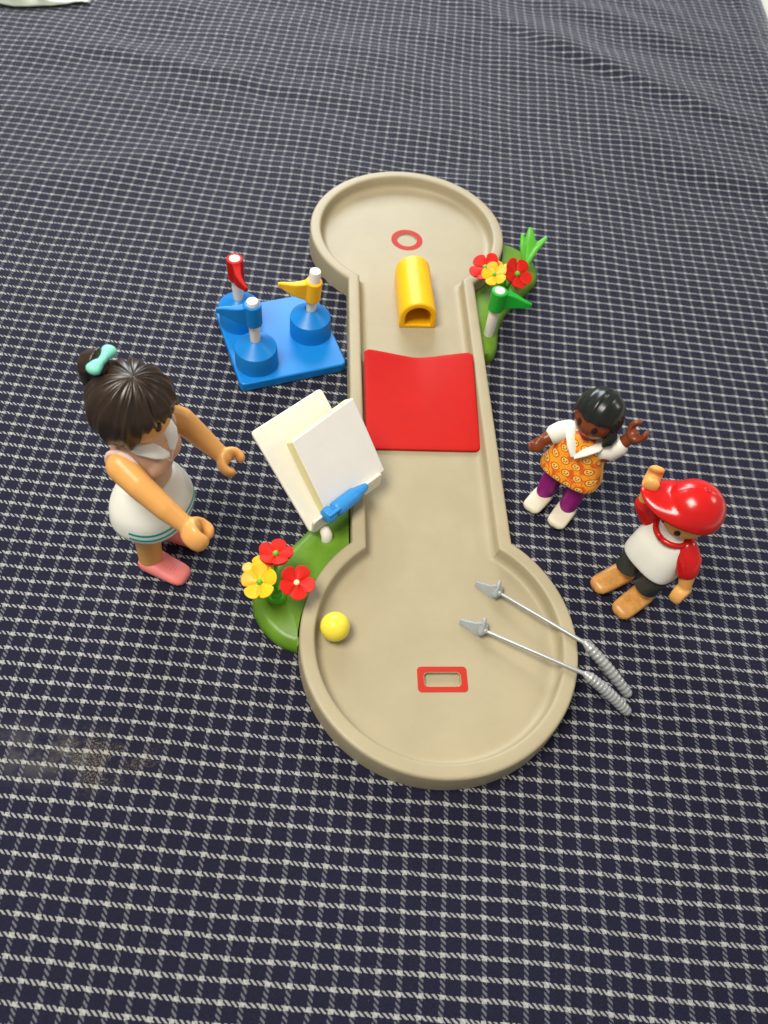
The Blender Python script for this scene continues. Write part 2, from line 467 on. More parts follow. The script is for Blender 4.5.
so = r_.modifiers.new('thickness', 'SOLIDIFY'); so.thickness = .14; so.offset = -1
bevel(r_, .06, 3)
for sx in (rx0 + .09, rx1 - .09):
    bm = bmesh.new()
    poly = [(ry0 + .3, FZ + .01), (ry1 - .08, FZ + .01), (ry1 - .08, FZ + .78)] + [(ry0 + (ry1 - ry0) * s, FZ + .03 + .80 * s ** 1.25) for s in (.9, .75, .6, .45, .3, .15)]
    A = [bm.verts.new((sx - .05, y, z)) for y, z in poly]; B = [bm.verts.new((sx + .05, y, z)) for y, z in poly]; n = len(poly)
    for i in range(n): bm.faces.new((A[i], A[(i + 1) % n], B[(i + 1) % n], B[i]))
    bm.faces.new(list(reversed(A))); bm.faces.new(B); obj('side_rib', fix(bm), M['red'], ramp, smooth=False)

# yellow tunnel: arched block with a bore closed at the far end
def arch(r, h, x0, z0, n=20):
    return [(x0 + r, z0)] + [(x0 + r * math.cos(PI * i / n), h - r + r * math.sin(PI * i / n)) for i in range(n + 1)] + [(x0 - r, z0)]
tun = empty('tunnel', L(.20, 17.75), CR + R_(1.5), label='yellow arched tunnel block standing below the red ring', cat='toy tunnel')
bm = bmesh.new(); ro, ri, ht = .96, .67, 1.62
O0 = arch(ro, ht, 0, 0); I0 = arch(ri, ht - .31, 0, .16)
def ringv(p, y, sc=1): return [bm.verts.new((x * sc, y, z * sc)) for x, z in p]
f_o, b_o = ringv(O0, 0), ringv([(x * .97, z * .98) for x, z in O0], 3.8)
f_i, b_i = ringv(I0, 0), ringv([(x * .9, .16 + (z - .16) * .9) for x, z in I0], 3.3)
n = len(O0)
for P, Q in ((f_o, b_o), (f_i, b_i), (f_o, f_i)):
    for i in range(n): bm.faces.new((P[i], P[(i + 1) % n], Q[(i + 1) % n], Q[i]))
bm.faces.new(b_o); bm.faces.new(b_i)
t_ = obj('arch', fix(bm), M['yellow'], tun, smooth=True, angle=40); t_.location.z = FZ + .005; bevel(t_, .09, 4, 50)

# ball
bm = bmesh.new(); ball(bm, (0, 0, .59), .585, 48, 32)
tag(obj('ball', bm, M['ball'], label='small glossy lemon yellow ball lying inside the near round end of the course', cat='ball'), None).location = L(-4.10, .45, FZ + .01)

# ------------------------------------------------------------------ green banks on both sides
def smooth_poly(pts, k=6):
    out = []; n = len(pts)
    for i in range(n):
        p0, p1, p2, p3 = (Vector(pts[(i + d) % n]) for d in (-1, 0, 1, 2))
        for j in range(k):
            t = j / k
            out.append(tuple(.5 * (2 * p1 + (p2 - p0) * t + (2 * p0 - 5 * p1 + 4 * p2 - p3) * t * t + (3 * p1 - p0 - 3 * p2 + p3) * t ** 3)))
    return out
def bank(origin, rz, label):
    """lawn shaped clip-on: its inner side follows the wall of the course"""
    e = empty('lawn_base', origin, rz, label=label, cat='toy lawn', group='green lawn pieces clipped to the course')
    outer = [(-5.55, -.20), (-6.35, .15), (-7.1, .95), (-7.42, 1.9), (-7.25, 2.8), (-6.6, 3.65), (-5.85, 4.6), (-5.15, 5.5), (-4.65, 6.7), (-4.45, 7.9), (-4.15, 8.75), (-3.75, 9.0)]
    s = []
    for i in range(len(outer) - 1):
        p0, p1, p2, p3 = (Vector(outer[min(max(i + d, 0), len(outer) - 1)]) for d in (-1, 0, 1, 2))
        for j in range(5):
            t = j / 5; s.append(tuple(.5 * (2 * p1 + (p2 - p0) * t + (2 * p0 - 5 * p1 + 4 * p2 - p3) * t * t + (3 * p1 - p0 - 3 * p2 + p3) * t ** 3)))
    s.append(outer[-1])
    Rw = RAD + .08; ye = 4.36
    inner = [(-HALF - .08, 8.9), (-HALF - .08, 6.6), (-HALF - .08, ye)]
    a1 = math.atan2(ye, -HALF - .08); a2 = PI + .035
    for i in range(1, 16): 
        a = a1 + (a2 - a1) * i / 15; inner.append((Rw * math.cos(a), Rw * math.sin(a)))
    poly = s + inner
    n = len(poly); k = len(s)
    P = [Vector(p) for p in poly]
    # inward offset only on the outer side: gives a rounded shoulder
    def shift(d):
        out = []
        for i, p in enumerate(P):
            t = (P[(i + 1) % n] - P[i - 1]).normalized(); nr = Vector((-t.y, t.x))
            f = 1.0 if i < k else 0.04
            if i in (0, k - 1): f = .35
            out.append(p + (-nr) * d * f)
        return out
    # make sure the offset goes inward
    area2 = sum(P[i].x * P[(i + 1) % n].y - P[(i + 1) % n].x * P[i].y for i in range(n))
    sg = -1 if area2 > 0 else 1
    bm = bmesh.new()
    rr = [(0, .0), (-.02, .05), (.0, .25), (.06, .42), (.16, .54), (.30, .62), (.42, .645)]
    rings = [[Vector((q.x, q.y, z)) for q in shift(sg * d)] for d, z in rr]
    vs = loft(bm, rings, cap=False); bm.faces.new(list(reversed(vs[0])))
    bmesh.ops.triangulate(bm, faces=[bm.faces.new(vs[-1])], ngon_method='EAR_CLIP')
    obj('lawn_body', fix(bm), M['green'], e, smooth=True, angle=50)
    return e
bank(L(0, 0), CR, 'curved green lawn piece on the left under the easel and flowers')
bank(L(0, LEN), CR + PI, 'curved green lawn piece on the right under the green flag')

# ------------------------------------------------------------------ flowers
def petal_mesh(rad, n=60, petals=5, cup=.18, thick=.14):
    bm = bmesh.new(); rings = []
    prof = [(.0, 0), (.25, .0), (.55, .05), (.85, .12), (1.0, .12)]
    rows = []
    for s in (.12, .3, .5, .7, .86, .96, 1.0):
        ring = []
        for i in range(n):
            a = 2 * PI * i / n; lobe = abs(math.cos(a * petals / 2)) ** .38
            r = rad * (.68 + .32 * lobe) * s
            dome = math.sqrt(max(0, 1 - ((s - .55) / .6) ** 2)) * .10 * rad * lobe
            z = cup * rad * s * s * 1.2 + dome - (.12 * rad * (1 - lobe) * s)
            ring.append(Vector((r * math.cos(a), r * math.sin(a), z)))
        rows.append(ring)
    lower = [[v * 1.0 + Vector((0, 0, -thick * (1 if k < 6 else .5))) for v in r] for k, r in enumerate(rows)]
    allr = rows + list(reversed(lower))
    vs = loft(bm, allr, cap=True); return fix(bm)
def flower(origin, heads, label, group, leaves=(), stem_root=(0, 0, 0)):
    """heads: (pos, normal, radius, colour, centre colour) relative to the plug"""
    e = empty('flower_bunch', origin, 0, label=label, cat='toy flowers', group=group)
    bm = bmesh.new(); bmesh.ops.create_cone(bm, cap_ends=True, segments=24, radius1=.42, radius2=.36, depth=.16, matrix=Matrix.Translation((0, 0, .08))); ball(bm, (0, 0, .2), (.22, .22, .18))
    obj('plug', bm, M['bright'], e, smooth=True, angle=40)
    for pos, nr, rad, mc, cc in heads:
        pos = Vector(pos); nr = Vector(nr).normalized(); q = nr.to_track_quat('Z', 'X').to_matrix().to_4x4()
        bm = petal_mesh(rad); bmesh.ops.transform(bm, matrix=Matrix.Translation(pos) @ q @ Matrix.Rotation(random.uniform(0, 1.2), 4, 'Z'), verts=bm.verts)
        h = obj('blossom', bm, M[mc], e)
        bm = bmesh.new(); ball(bm, pos + nr * (.10 * rad), (rad * .17,) * 3, 16, 10); obj('blossom_centre', bm, M[cc], h)
        bm = bmesh.new(); mid = pos * .5 + Vector((0, 0, .15)); tube(bm, [(0, 0, .12), mid, pos - nr * .1], [.09, .075, .07], 10); obj('stem', fix(bm), M['bright'], e)
    for pts, rd in leaves:
        bm = bmesh.new(); tube(bm, pts, rd, 12); obj('leaf', fix(bm), M['bright'], e)
    return e
FL = Vector((-3.80, 13.95, .66))
def rel(o, x, y, z): return tuple(Vector((x, y, z)) - o)
gf = 'toy flower bunches beside the course'
flower(FL, [(rel(FL, -3.95, 14.85, 2.35), (-.05, .25, 1), .70, 'flowerred', 'bright'),
            (rel(FL, -2.92, 13.75, 2.35), (.22, -.22, 1), .70, 'flowerred', 'padedge'),
            (rel(FL, -4.28, 13.50, 2.45), (-.22, -.3, 1), .72, 'flowery', 'bright'),
            (rel(FL, -4.50, 14.28, 2.05), (-.4, .4, 1), .66, 'flowery', 'bright')],
       'bunch of red and yellow toy flowers on the near left lawn piece', gf)
FR = Vector((4.75, 34.1, .66))
flower(FR, [(rel(FR, 3.80, 32.85, 2.75), (-.15, -.45, 1), .66, 'flowery', 'bright'),
            (rel(FR, 3.36, 33.65, 2.45), (-.50, -.25, 1), .84, 'flowerred', 'bright'),
            (rel(FR, 4.98, 33.42, 2.55), (.45, -.4, .9), .84, 'flowerred', 'bright'),
            (rel(FR, 4.35, 34.0, 2.20), (.2, .3, 1), .70, 'flowery', 'bright')],
       'bunch of red and yellow toy flowers beside the far end and green flag', gf,
       leaves=[([(0.6, .6, .1), (.95, 1.9, .8), (.95, 2.5, 1.6), (.85, 3.0, 2.1)], [(.12, .09), (.32, .12), (.34, .12), (.13, .08)]),
               ([(.9, 1.7, .7), (1.25, 2.3, 1.4), (1.75, 2.7, 1.85)], [(.2, .11), (.25, .11), (.12, .08)]),
               ([(.85, 1.9, .8), (.62, 2.3, 1.5), (.50, 2.8, 1.75)], [(.2, .11), (.22, .11), (.10, .08)])])

# ------------------------------------------------------------------ blue rack with flags
rack = empty('flag_rack', (-6.58, 28.42, 0), R_(27), label='square blue plastic rack with three cone topped holders', cat='flag rack')
bm = bmesh.new(); prism(bm, rrect(5.4, 5.4, .28), .02, .55)
bevel(obj('base_plate', bm, M['blue'], rack, smooth=True, angle=40), .07)
SPOT = [(-1.55, -1.40), (1.60, -.05), (-1.62, 1.62)]
for hx, hy in SPOT:
    bm = bmesh.new(); pr = [(1.06, .5), (1.04, 1.0), (1.02, 1.52), (1.0, 1.58), (.94, 1.62), (.62, 1.86), (.32, 2.08), (.27, 2.06), (.25, 1.7)]
    loft(bm, [[Vector((hx + r * math.cos(2 * PI * i / 40), hy + r * math.sin(2 * PI * i / 40), z)) for i in range(40)] for r, z in pr])
    obj('flag_holder', fix(bm), M['blue'], rack, smooth=True, angle=28)
def flag(x, y, z0, dirdeg, mc, label, wave=.12, ph=0, lean=(0, 0), hgt=2.75, length=1.5, top=.2):
    e = empty('toy_flag', (x, y, z0), rot=(lean[0], lean[1], 0), label=label, cat='toy flag', group='small pennant flags on white poles')
    bm = bmesh.new(); loft(bm, [[Vector((rr * math.cos(2 * PI * i / 28), rr * math.sin(2 * PI * i / 28), z)) for i in range(28)] for rr, z in ((.24, 0), (.265, 1), (.275, hgt - .09), (.26, hgt - .03), (.21, hgt))]); obj('pole', fix(bm), M['white'], e, smooth=True, angle=40)
    d = R_(dirdeg); ux = Vector((math.cos(d), math.sin(d), 0)); uy = Vector((-math.sin(d), math.cos(d), 0))
    zt, zb = hgt - top, hgt - top - 1.15
    bm = bmesh.new(); nr = 24
    ring = [[Vector((.40 * math.cos(2 * PI * i / nr), .40 * math.sin(2 * PI * i / nr), z)) for i in range(nr)] for z in (zb, zt)]
    loft(bm, ring); 
    fb = []
    N = 14
    for k in range(N + 1):
        s = k / N; cx = .1 + (length + .1) * s; hh = (zt - zb) / 2 * (1 - s * .80); zc = (zt + zb) / 2 + .10 * s
        off = wave * math.sin(s * 4.6 + ph) * s ** .5; th = .16 * (1 - s) + .07
        c = ux * cx + uy * off
        fb.append([c + uy * th + Vector((0, 0, zc - hh)), c - uy * th + Vector((0, 0, zc - hh)), c - uy * th + Vector((0, 0, zc + hh)), c + uy * th + Vector((0, 0, zc + hh))])
    loft(bm, fb)
    me = remesh(bm, .035, 3)
    obj('pennant', me, M[mc], e)
    return e
def rk(p): c, s = math.cos(R_(27)), math.sin(R_(27)); return (-6.58 + p[0] * c - p[1] * s, 28.42 + p[0] * s + p[1] * c)
a, b_, c_ = (rk(p) for p in SPOT)
flag(a[0], a[1], 1.72, 192, 'blue', 'blue pennant flag on white pole in the front holder of the rack', ph=.5, top=.22)
flag(b_[0], b_[1], 1.72, 193, 'yellow', 'yellow orange pennant flag on white pole in the right holder of the rack', ph=0, top=.62, lean=(0, R_(5)))
flag(c_[0], c_[1], 1.72, -62, 'red', 'red pennant flag on white pole in the rear left holder of the rack', ph=2.6, top=.04)
flag(4.02, 30.75, .55, -2, 'flaggreen', 'green pennant flag on white pole standing on the right lawn piece', ph=.4, hgt=3.05, top=.05)

# ------------------------------------------------------------------ easel
e1 = Vector((.62932, .77715, 0)); eu = Vector((-.58205, .47133, .66262)); en = e1.cross(eu)
EM = Matrix(((e1.x, eu.x, en.x, -2.911), (e1.y, eu.y, en.y, 16.886), (e1.z, eu.z, en.z, 1.0), (0, 0, 0, 1)))
es = bpy.data.objects.new('easel', None); COL.objects.link(es); es.matrix_world = EM
tag(es, 'white tilted easel board with thick pad on the left lawn piece', 'easel')
bm = bmesh.new(); prism(bm, rrect(3.72, 4.9, .16, cx=1.86, cy=2.45), -.16, 0); bevel(obj('back_board', bm, M['cream'], es, smooth=True, angle=40), .04)
bm = bmesh.new(); prism(bm, rrect(3.40, 3.66, .10, cx=2.52, cy=2.30), .02, .60)
for v in bm.verts:      # the pad gapes away from the board towards its top
    v.co.z += .62 * (v.co.y - .47) / 3.66 - (.12 if v.co.z < .3 else 0); v.co.y -= .10 * (v.co.y - .47) / 3.66
    v.co.y -= max(0, (2.5 - v.co.x)) * .08 * (v.co.y > 2.3)
pb = obj('pad', bm, [M['padwhite'], M['padedge']], es, smooth=True, angle=30)
for p in pb.data.polygons:
    if p.normal.z < .5: p.material_index = 1
bevel(pb, .06, 3)
bm = bmesh.new(); prism(bm, rrect(3.92, .95, .2, cx=1.98, cy=.45), 0, .16)
bmesh.ops.transform(bm, matrix=Matrix.Translation((0, .06, 0)) @ Matrix.Rotation(R_(52), 4, 'X'), verts=bm.verts)
bevel(obj('pen_ledge', bm, M['cream'], es, smooth=True, angle=40), .05)
inv = EM.inverted()
bm = bmesh.new(); tube(bm, [inv @ Vector(p) for p in ((-2.22, 16.90, .35), (-2.25, 16.98, .9), (-2.35, 17.1, 1.0))], [(.26, .2), (.26, .2), (.24, .18)], 16); obj('foot_post', fix(bm), M['white'], es)
bm = bmesh.new(); tube(bm, [inv @ Vector(p) for p in ((-3.3, 18.9, 2.3), (-3.5, 18.75, 1.2), (-3.6, 18.6, .5))], [(.2, .14)] * 3, 16); obj('rear_strut', fix(bm), M['white'], es)

# pen on the ledge
pen = bpy.data.objects.new('toy_pen', None); COL.objects.link(pen)
P0 = EM @ Vector((.50, .46, .93)); P1 = EM @ Vector((3.10, .52, .93))
q = (P1 - P0).to_track_quat('X', 'Z'); pen.matrix_world = Matrix.Translation(P0) @ q.to_matrix().to_4x4()
tag(pen, 'blue toy felt pen lying on the ledge of the white easel', 'toy pen')
def lathe_x(pr, n=28):
    bm = bmesh.new(); loft(bm, [[Vector((x, r * math.cos(2 * PI * i / n), r * math.sin(2 * PI * i / n))) for i in range(n)] for x, r in pr]); return fix(bm)
obj('barrel', lathe_x([(.55, .29), (.6, .33), (.72, .345), (1.7, .335), (1.78, .30), (1.84, .28), (2.3, .17), (2.42, .12), (2.46, .04)]), M['penblue'], pen, smooth=True, angle=35)
obj('cap', lathe_x([(-.02, .10), (.0, .26), (.06, .33), (.16, .355), (.36, .35), (.40, .30), (.50, .27), (.58, .25)]), M['penblue'], pen, smooth=True, angle=35)
bm = bmesh.new(); box(bm, (.35, -.20, .30), (.62, .16, .12)); bevel(obj('clip', bm, M['penblue'], pen, smooth=False), .03)

# ------------------------------------------------------------------ golf clubs
def club(neck, bend, butt, tip, label):
    """neck/bend/butt/tip: world points"""
    neck, bend, butt, tip = map(Vector, (neck, bend, butt, tip))
    e = empty('golf_club', (tip.x, tip.y, 0), 0, label=label, cat='toy golf club', group='silver golf clubs leaning on the course rim')
    o = Vector((tip.x, tip.y, 0)); neck, bend, butt, tip = neck - o, bend - o, butt - o, tip - o
    bm = bmesh.new(); tube(bm, [neck, neck.lerp(bend, .5) + Vector((0, 0, .02)), bend], [.07, .075, .085], 12); obj('shaft', fix(bm), M['silver'], e)
    # ridged grip with a flared collar
    d = (butt - bend); Lg = d.length; pts = []; rad = []
    N = 96
    for i in range(N + 1):
        s = i / N; r = .205 + .014 * math.sin(s * 2 * PI * 13) + .02 * math.sin(s * PI)
        if s < .08: r = .13 + (r - .13) * s / .08
        sag = Vector((0, 0, .10 * math.sin(PI * s)))
        pts.append(bend + d * s + sag); rad.append(r)
    bm = bmesh.new(); tube(bm, pts, rad, 18); obj('grip', fix(bm), M['silver'], e)
    # blade: a low wedge from the neck to the tip, with a raised collar at the neck
    v = (tip - neck); v.z = 0; Lb = v.length; v.normalize(); sd = Vector((-v.y, v.x, 0)); zf = FZ + .01
    bm = bmesh.new(); rings = []
    for s, hw, h in ((-.06, .16, .26), (.0, .34, .46), (.22, .36, .62), (.42, .27, .36), (.70, .20, .24), (.95, .13, .16)):
        c = neck + v * (s * Lb) - sd * .16 * (1 - s); c.z = zf
        rings.append([c + sd * hw, c + sd * hw * .8 + Vector((0, 0, h * .4)), c + sd * hw * .15 + Vector((0, 0, h)), c - sd * hw * .25 + Vector((0, 0, h * .9)), c - sd * hw * .9 + Vector((0, 0, h * .3)), c - sd * hw])
    loft(bm, rings); h = obj('club_head', fix(bm), M['clubhead'], e, smooth=True, angle=32)
    bm = bmesh.new(); c = neck + v * .12; tube(bm, [(c.x, c.y, zf + .25), (neck.x, neck.y, neck.z)], [.17, .13], 12)
    tube(bm, [(c.x + sd.x * .12, c.y + sd.y * .12, zf + .3), (c.x - sd.x * .30 + v.x * .1, c.y - sd.y * .30 + v.y * .1, zf + .60)], [.15, .09], 10)
    obj('hosel', fix(bm), M['clubhead'], h)
    return e
club((5.20, 15.42, .95), (8.60, 13.47, 1.48), (10.58, 12.20, .30), (4.20, 15.93, .66), 'silver toy golf club whose grip tip rests on the tablecloth, nearer the figures')
club((4.70, 13.64, .92), (8.57, 12.18, 1.50), (10.42, 11.36, .55), (3.66, 14.09, .66), 'silver toy golf club lying nearer the oblong red marking')

# ------------------------------------------------------------------ figures
def place(name_label, x, y, facing, lean=(0, 0), scale=(1, 1, 1)):
    """facing: world angle of the way the figure looks; local +Y is forward, +X its right hand"""
    e = empty('toy_figure', (x, y, 0), label=name_label, cat='toy figure')
    e.rotation_mode = 'XYZ'
    e.location = (x, y, 0); e.scale = scale
    e.rotation_euler = (Matrix.Rotation(R_(facing - 90), 3, 'Z') @ Matrix.Rotation(R_(lean[0]), 3, 'X') @ Matrix.Rotation(R_(lean[1]), 3, 'Y')).to_euler('XYZ')
    return e
def hand(bm, wrist, d, palm, size=1.0):
    """C-shaped gripping hand: d = forearm direction, palm = axis the C wraps round"""
    d = Vector(d).normalized(); ax = Vector(palm); ax = (ax - d * ax.dot(d)).normalized(); sd = ax.cross(d).normalized()
    wrist = Vector(wrist); c = wrist + d * (.42 * size)
    r = .33 * size; rings = []      # both ends rounded off
    n = 34
    for i in range(n):
        t = R_(180 + 148) - R_(296) * i / (n - 1)          # opening looks along +d
        p = c + d * (r * math.cos(t)) + sd * (r * math.sin(t)); rad = (d * math.cos(t) + sd * math.sin(t))
        e = abs(i / (n - 1) - .5) * 2
        k = math.sqrt(max(.04, 1 - max(0, (e - .78) / .225) ** 2)); wv = (.31 - .05 * e) * size * k; th = (.145 - .02 * e) * size * k
        rings.append(ellipse_ring(p, rad, ax, th, wv, 16, 2.1))
    loft(bm, rings)
    ball(bm, c - d * (r * .9), (.28 * size, .28 * size, .28 * size), 14, 10)
def flat_hand(bm, wrist, d, side, size=1.0, spread=True):
    """cupped open hand: fused fingers on one side, thumb on the other"""
    d = Vector(d).normalized(); s = Vector(side); s = (s - d * s.dot(d)).normalized(); nrm = d.cross(s); w_ = Vector(wrist)
    tube(bm, [w_, w_ + d * .32 * size], [(.27 * size, .17 * size), (.34 * size, .18 * size)], 14, ref=nrm)
    a = w_ + d * .3 * size
    tube(bm, [a - s * .14 * size, a + d * .25 * size - s * .26 * size, a + d * .55 * size - s * .30 * size + nrm * .08 * size], [(.17 * size, .12 * size), (.15 * size, .11 * size), (.10 * size, .09 * size)], 12, ref=nrm)
    tube(bm, [a + s * .14 * size, a + d * .22 * size + s * .30 * size, a + d * .50 * size + s * .40 * size + nrm * .08 * size], [(.16 * size, .12 * size), (.12 * size, .10 * size), (.09 * size, .08 * size)], 12, ref=nrm)
def shoe(e, x, y, rot, mat, ln=1.65, wd=.48, ht=.62, name='shoe', z0=.0, ankle=.42, parent=None, ridges=False):
    bm = bmesh.new(); rings = []
    c, s = math.cos(rot), math.sin(rot)
    for t, w_, h in ((-.42, .55, .62), (-.38, .80, .92), (-.28, .96, 1.0), (-.1, 1.0, 1.0), (.06, .98, .86), (.22, .97, .72), (.38, .95, .63), (.5, .86, .52), (.56, .62, .38), (.58, .3, .22)):
        yy = t * ln; hh = ht * h; ww = wd * w_
        ring = []
        for i in range(24):
            a = 2 * PI * i / 24; cx, cz = math.cos(a), math.sin(a)
            px = ww * math.copysign(abs(cx) ** .75, cx); pz = hh * .5 + hh * .5 * math.copysign(abs(cz) ** .75, cz)
            ring.append(Vector((x + px * c - yy * s, y + px * s + yy * c, z0 + pz)))
        rings.append(ring)
    loft(bm, rings)
    o = obj(name, fix(bm), mat, parent or e)
    if ridges:
        for k in range(4):
            bm = bmesh.new(); yy = ln * (.10 + .07 * k); zz = z0 + ht * (.80 - .055 * k); pts = []
            for i in range(7):
                u = -1 + 2 * i / 6; px = wd * .62 * u
                pts.append((x + px * c - yy * s, y + px * s + yy * c, zz - .06 * u * u))
            tube(bm, pts, [.035] * 7, 8); obj('lace', fix(bm), mat, o)
    return o
def face(e, c, r, yaw, pitch_eye, mats, mouth=True, eye_r=.13, gap=24):
    c = Vector(c)
    def at(az, el, rr):
        a = R_(90 + az + yaw); b = R_(el)
        return c + Vector((math.cos(a) * math.cos(b), math.sin(a) * math.cos(b), math.sin(b))) * rr
    for az in (-gap, gap):
        p = at(az, pitch_eye, r * .985); nr = (p - c).normalized(); q = nr.to_track_quat('Z', 'Y').to_matrix()
        bm = bmesh.new(); ball(bm, p, (eye_r * .85, eye_r * 1.25, .03), 16, 10, rot=q); obj('eye', bm, mats[0], e)
    if mouth:
        bm = bmesh.new(); pts = [at(az, pitch_eye - 27 - 3 * math.cos(R_(az * 4)), r * .985) for az in (-16, -8, 0, 8, 16)]
        tube(bm, pts, [.02, .045, .055, .045, .02], 8); obj('mouth', fix(bm), mats[1], e)

# --- the woman
W = place('woman figure with brown ponytail, rose top and white skirt, tallest of the three', -9.08, 15.5, -12, lean=(-1.6, -4.4), scale=(1.2, 1.2, 1.33))
bm = bmesh.new()
ball(bm, (0, .02, 6.50), (.97, .96, .93)); tube(bm, [(0, 0, 4.6), (0, 0, 6.0)], [.55, .45]); sections(bm, [(2.6, .8, .6), (4.2, .85, .65), (5.4, 1.0, .6), (5.7, .6, .4)])
for sx, lx in ((1, .62), (-1, .80)): tube(bm, [(sx * lx, -.04 if sx < 0 else 0, .35), (sx * (lx - .03), 0, 1.2), (sx * .58, 0, 2.8)], [.40, .42, .52], 18)
tube(bm, [(1.14, .0, 5.30), (1.40, .70, 5.10), (1.56, 1.55, 4.72), (1.60, 2.10, 4.42)], [(.43, .46), (.38, .42), (.33, .35), (.27, .27)], 18)
hand(bm, (1.60, 2.16, 4.39), (.02, .9, -.45), (-.55, .35, 1), 1.12)
tube(bm, [(-1.14, .0, 5.30), (-1.42, .55, 5.02), (-1.48, 1.15, 4.50), (-1.50, 1.66, 4.12)], [(.43, .46), (.38, .42), (.33, .35), (.27, .27)], 18)
hand(bm, (-1.50, 1.73, 4.08), (0, .9, -.45), (.35, .75, .8), 1.0)
obj('body', remesh(bm, .045, 5), M['skin'], W)
shoe(W, .64, .38, R_(-4), M['pink'], 1.75, .46, .52, ridges=True)
shoe(W, -.84, .34, R_(4), M['pink'], 1.75, .46, .52, ridges=True)
bm = bmesh.new(); sections(bm, interp([(2.26, 1.34, 1.12, 0, 0), (2.30, 1.43, 1.20, 0, 0), (2.5, 1.46, 1.22, 0, 0), (2.95, 1.40, 1.15, 0, 0), (3.4, 1.18, .96, 0, 0), (3.72, .98, .80, 0, 0), (3.80, .93, .75, 0, 0)], 4), 48)
sk = obj('skirt', bm, M['skirt'], W)
for z0, rx, ry in ((2.46, 1.46, 1.22), (2.66, 1.445, 1.20)):
    bm = bmesh.new(); P = [(rx * 1.008 * math.copysign(abs(math.cos(2 * PI * i / 64)) ** .87, math.cos(2 * PI * i / 64)), ry * 1.008 * math.copysign(abs(math.sin(2 * PI * i / 64)) ** .87, math.sin(2 * PI * i / 64))) for i in range(0, 33)]
    vsr = loft(bm, [[Vector((x * k, y * k, z)) for x, y in P] for k, z in ((.99, z0), (1.004, z0), (.992, z0 + .075), (.98, z0 + .075))], cap=False, closed=False)
    obj('hem_stripe', fix(bm), M['teal'], sk)
bm = bmesh.new(); tube(bm, [(.0, .0, 4.0), (0, 0, 4.05)], [.5, .5]); bm.free()
bm = bmesh.new()
sections(bm, interp([(3.6, .86, .68, 0, 0), (4.0, .84, .66, 0, 0), (4.35, .90, .74, 0, .02), (4.75, 1.0, .82, 0, .06), (5.05, 1.06, .84, 0, .06), (5.35, 1.06, .78, 0, .03), (5.6, .98, .64, 0, 0), (5.78, .80, .5, 0, 0), (5.86, .5, .36, 0, 0)], 4), 48)
for sx in (-1, 1): ball(bm, (sx * .44, .66, 4.92), (.46, .28, .38), 20, 14)
obj('blouse', remesh(bm, .045, 5), M['top'], W)
for sx in (-1, 1):   # armhole trims and collar wings
    bm = bmesh.new(); pts = [(sx * 1.04, .50 * math.cos(t) - .0, 5.22 + .50 * math.sin(t)) for t in [2 * PI * i / 20 for i in range(20)]]
    tube(bm, pts + pts[:1], [.085] * 21, 8, ref=Vector((1, 0, 0)), round_ends=False); obj('armhole_trim', fix(bm), M['trim'], W)
    bm = bmesh.new(); tube(bm, [(sx * .62, -.10, 5.80), (sx * .64, .34, 5.74), (sx * .46, .68, 5.58), (sx * .30, .82, 5.42), (sx * .12, .90, 5.24)], [(.20, .06), (.26, .06), (.25, .06), (.20, .06), (.10, .05)], 18, ref=Vector((0, .55, 1))); obj('collar', fix(bm), M['skirt'], W)
    bm = bmesh.new(); tube(bm, [(sx * .30, .82, 5.32), (sx * .18, .87, 5.10), (sx * .02, .885, 4.86)], [.04, .045, .045], 8); obj('neckline_trim', fix(bm), M['trim'], W)
bm = bmesh.new()
a = [bm.verts.new(p) for p in ((-.40, .76, 5.48), (.40, .76, 5.48), (0, .885, 4.92), (-.40, .5, 5.48), (.40, .5, 5.48), (0, .6, 4.92))]
for f in ((0, 1, 2), (3, 5, 4), (0, 3, 4, 1), (1, 4, 5, 2), (2, 5, 3, 0)): bm.faces.new([a[i] for i in f])
obj('neckline', fix(bm), M['skin'], W, smooth=False)
face(W, (0, .02, 6.50), .97, 0, 0, (M['eye'], M['mouth']), mouth=False)

def hair_shell(centre, r, low_of, crown, ridges=0, ridge_amp=.03, inner=.90, nth=192, nph=30, jag=None, parting=None):
    """closed cap of hair: low_of(az) = polar angle of its lower edge at azimuth az (0 = face)"""
    bm = bmesh.new(); C = Vector(centre)
    cr = Vector(crown).normalized(); q = Vector((0, 0, 1)).rotation_difference(cr).to_matrix()
    # azimuth measured round the head's own vertical; strands run from the crown
    outer = []
    for k in range(nph + 1):
        f = k / nph; ring = []
        for i in range(nth):
            az = 2 * PI * i / nth; ph = .02 + (low_of(az) - .02) * f
            d = Vector((math.sin(ph) * math.sin(az), math.sin(ph) * math.cos(az), math.cos(ph)))
            # shear the directions towards the crown so that strands fan out of it
            d = (d + (cr - Vector((0, 0, 1))) * (1 - f) ** 1.5).normalized()
            s = 1.0
            if ridges:
                wob = noise.noise(Vector((az * 3, f * 2.0, 2))) * .9 + .35 * math.sin(az * 2)
                w_ = math.sin(az * ridges + wob * 2.2); s += ridge_amp * (w_ * .6 + .4 * math.sin(az * ridges * 1.9 + 3 * wob)) * min(1, f * 3.2)
            if parting: s += parting(az, f, d)
            edge = min(1, (1 - f) * 14 + .0)
            s *= (1 - .035 * (1 - edge))
            ring.append(C + Vector((d.x * r[0], d.y * r[1], d.z * r[2])) * s)
        outer.append(ring)
    innr = [[C + (v - C) * inner for v in ring] for ring in reversed(outer)]
    loft(bm, outer + innr); return fix(bm)
def sm(a, b, x): x = min(1, max(0, (x - a) / (b - a))); return x * x * (3 - 2 * x)
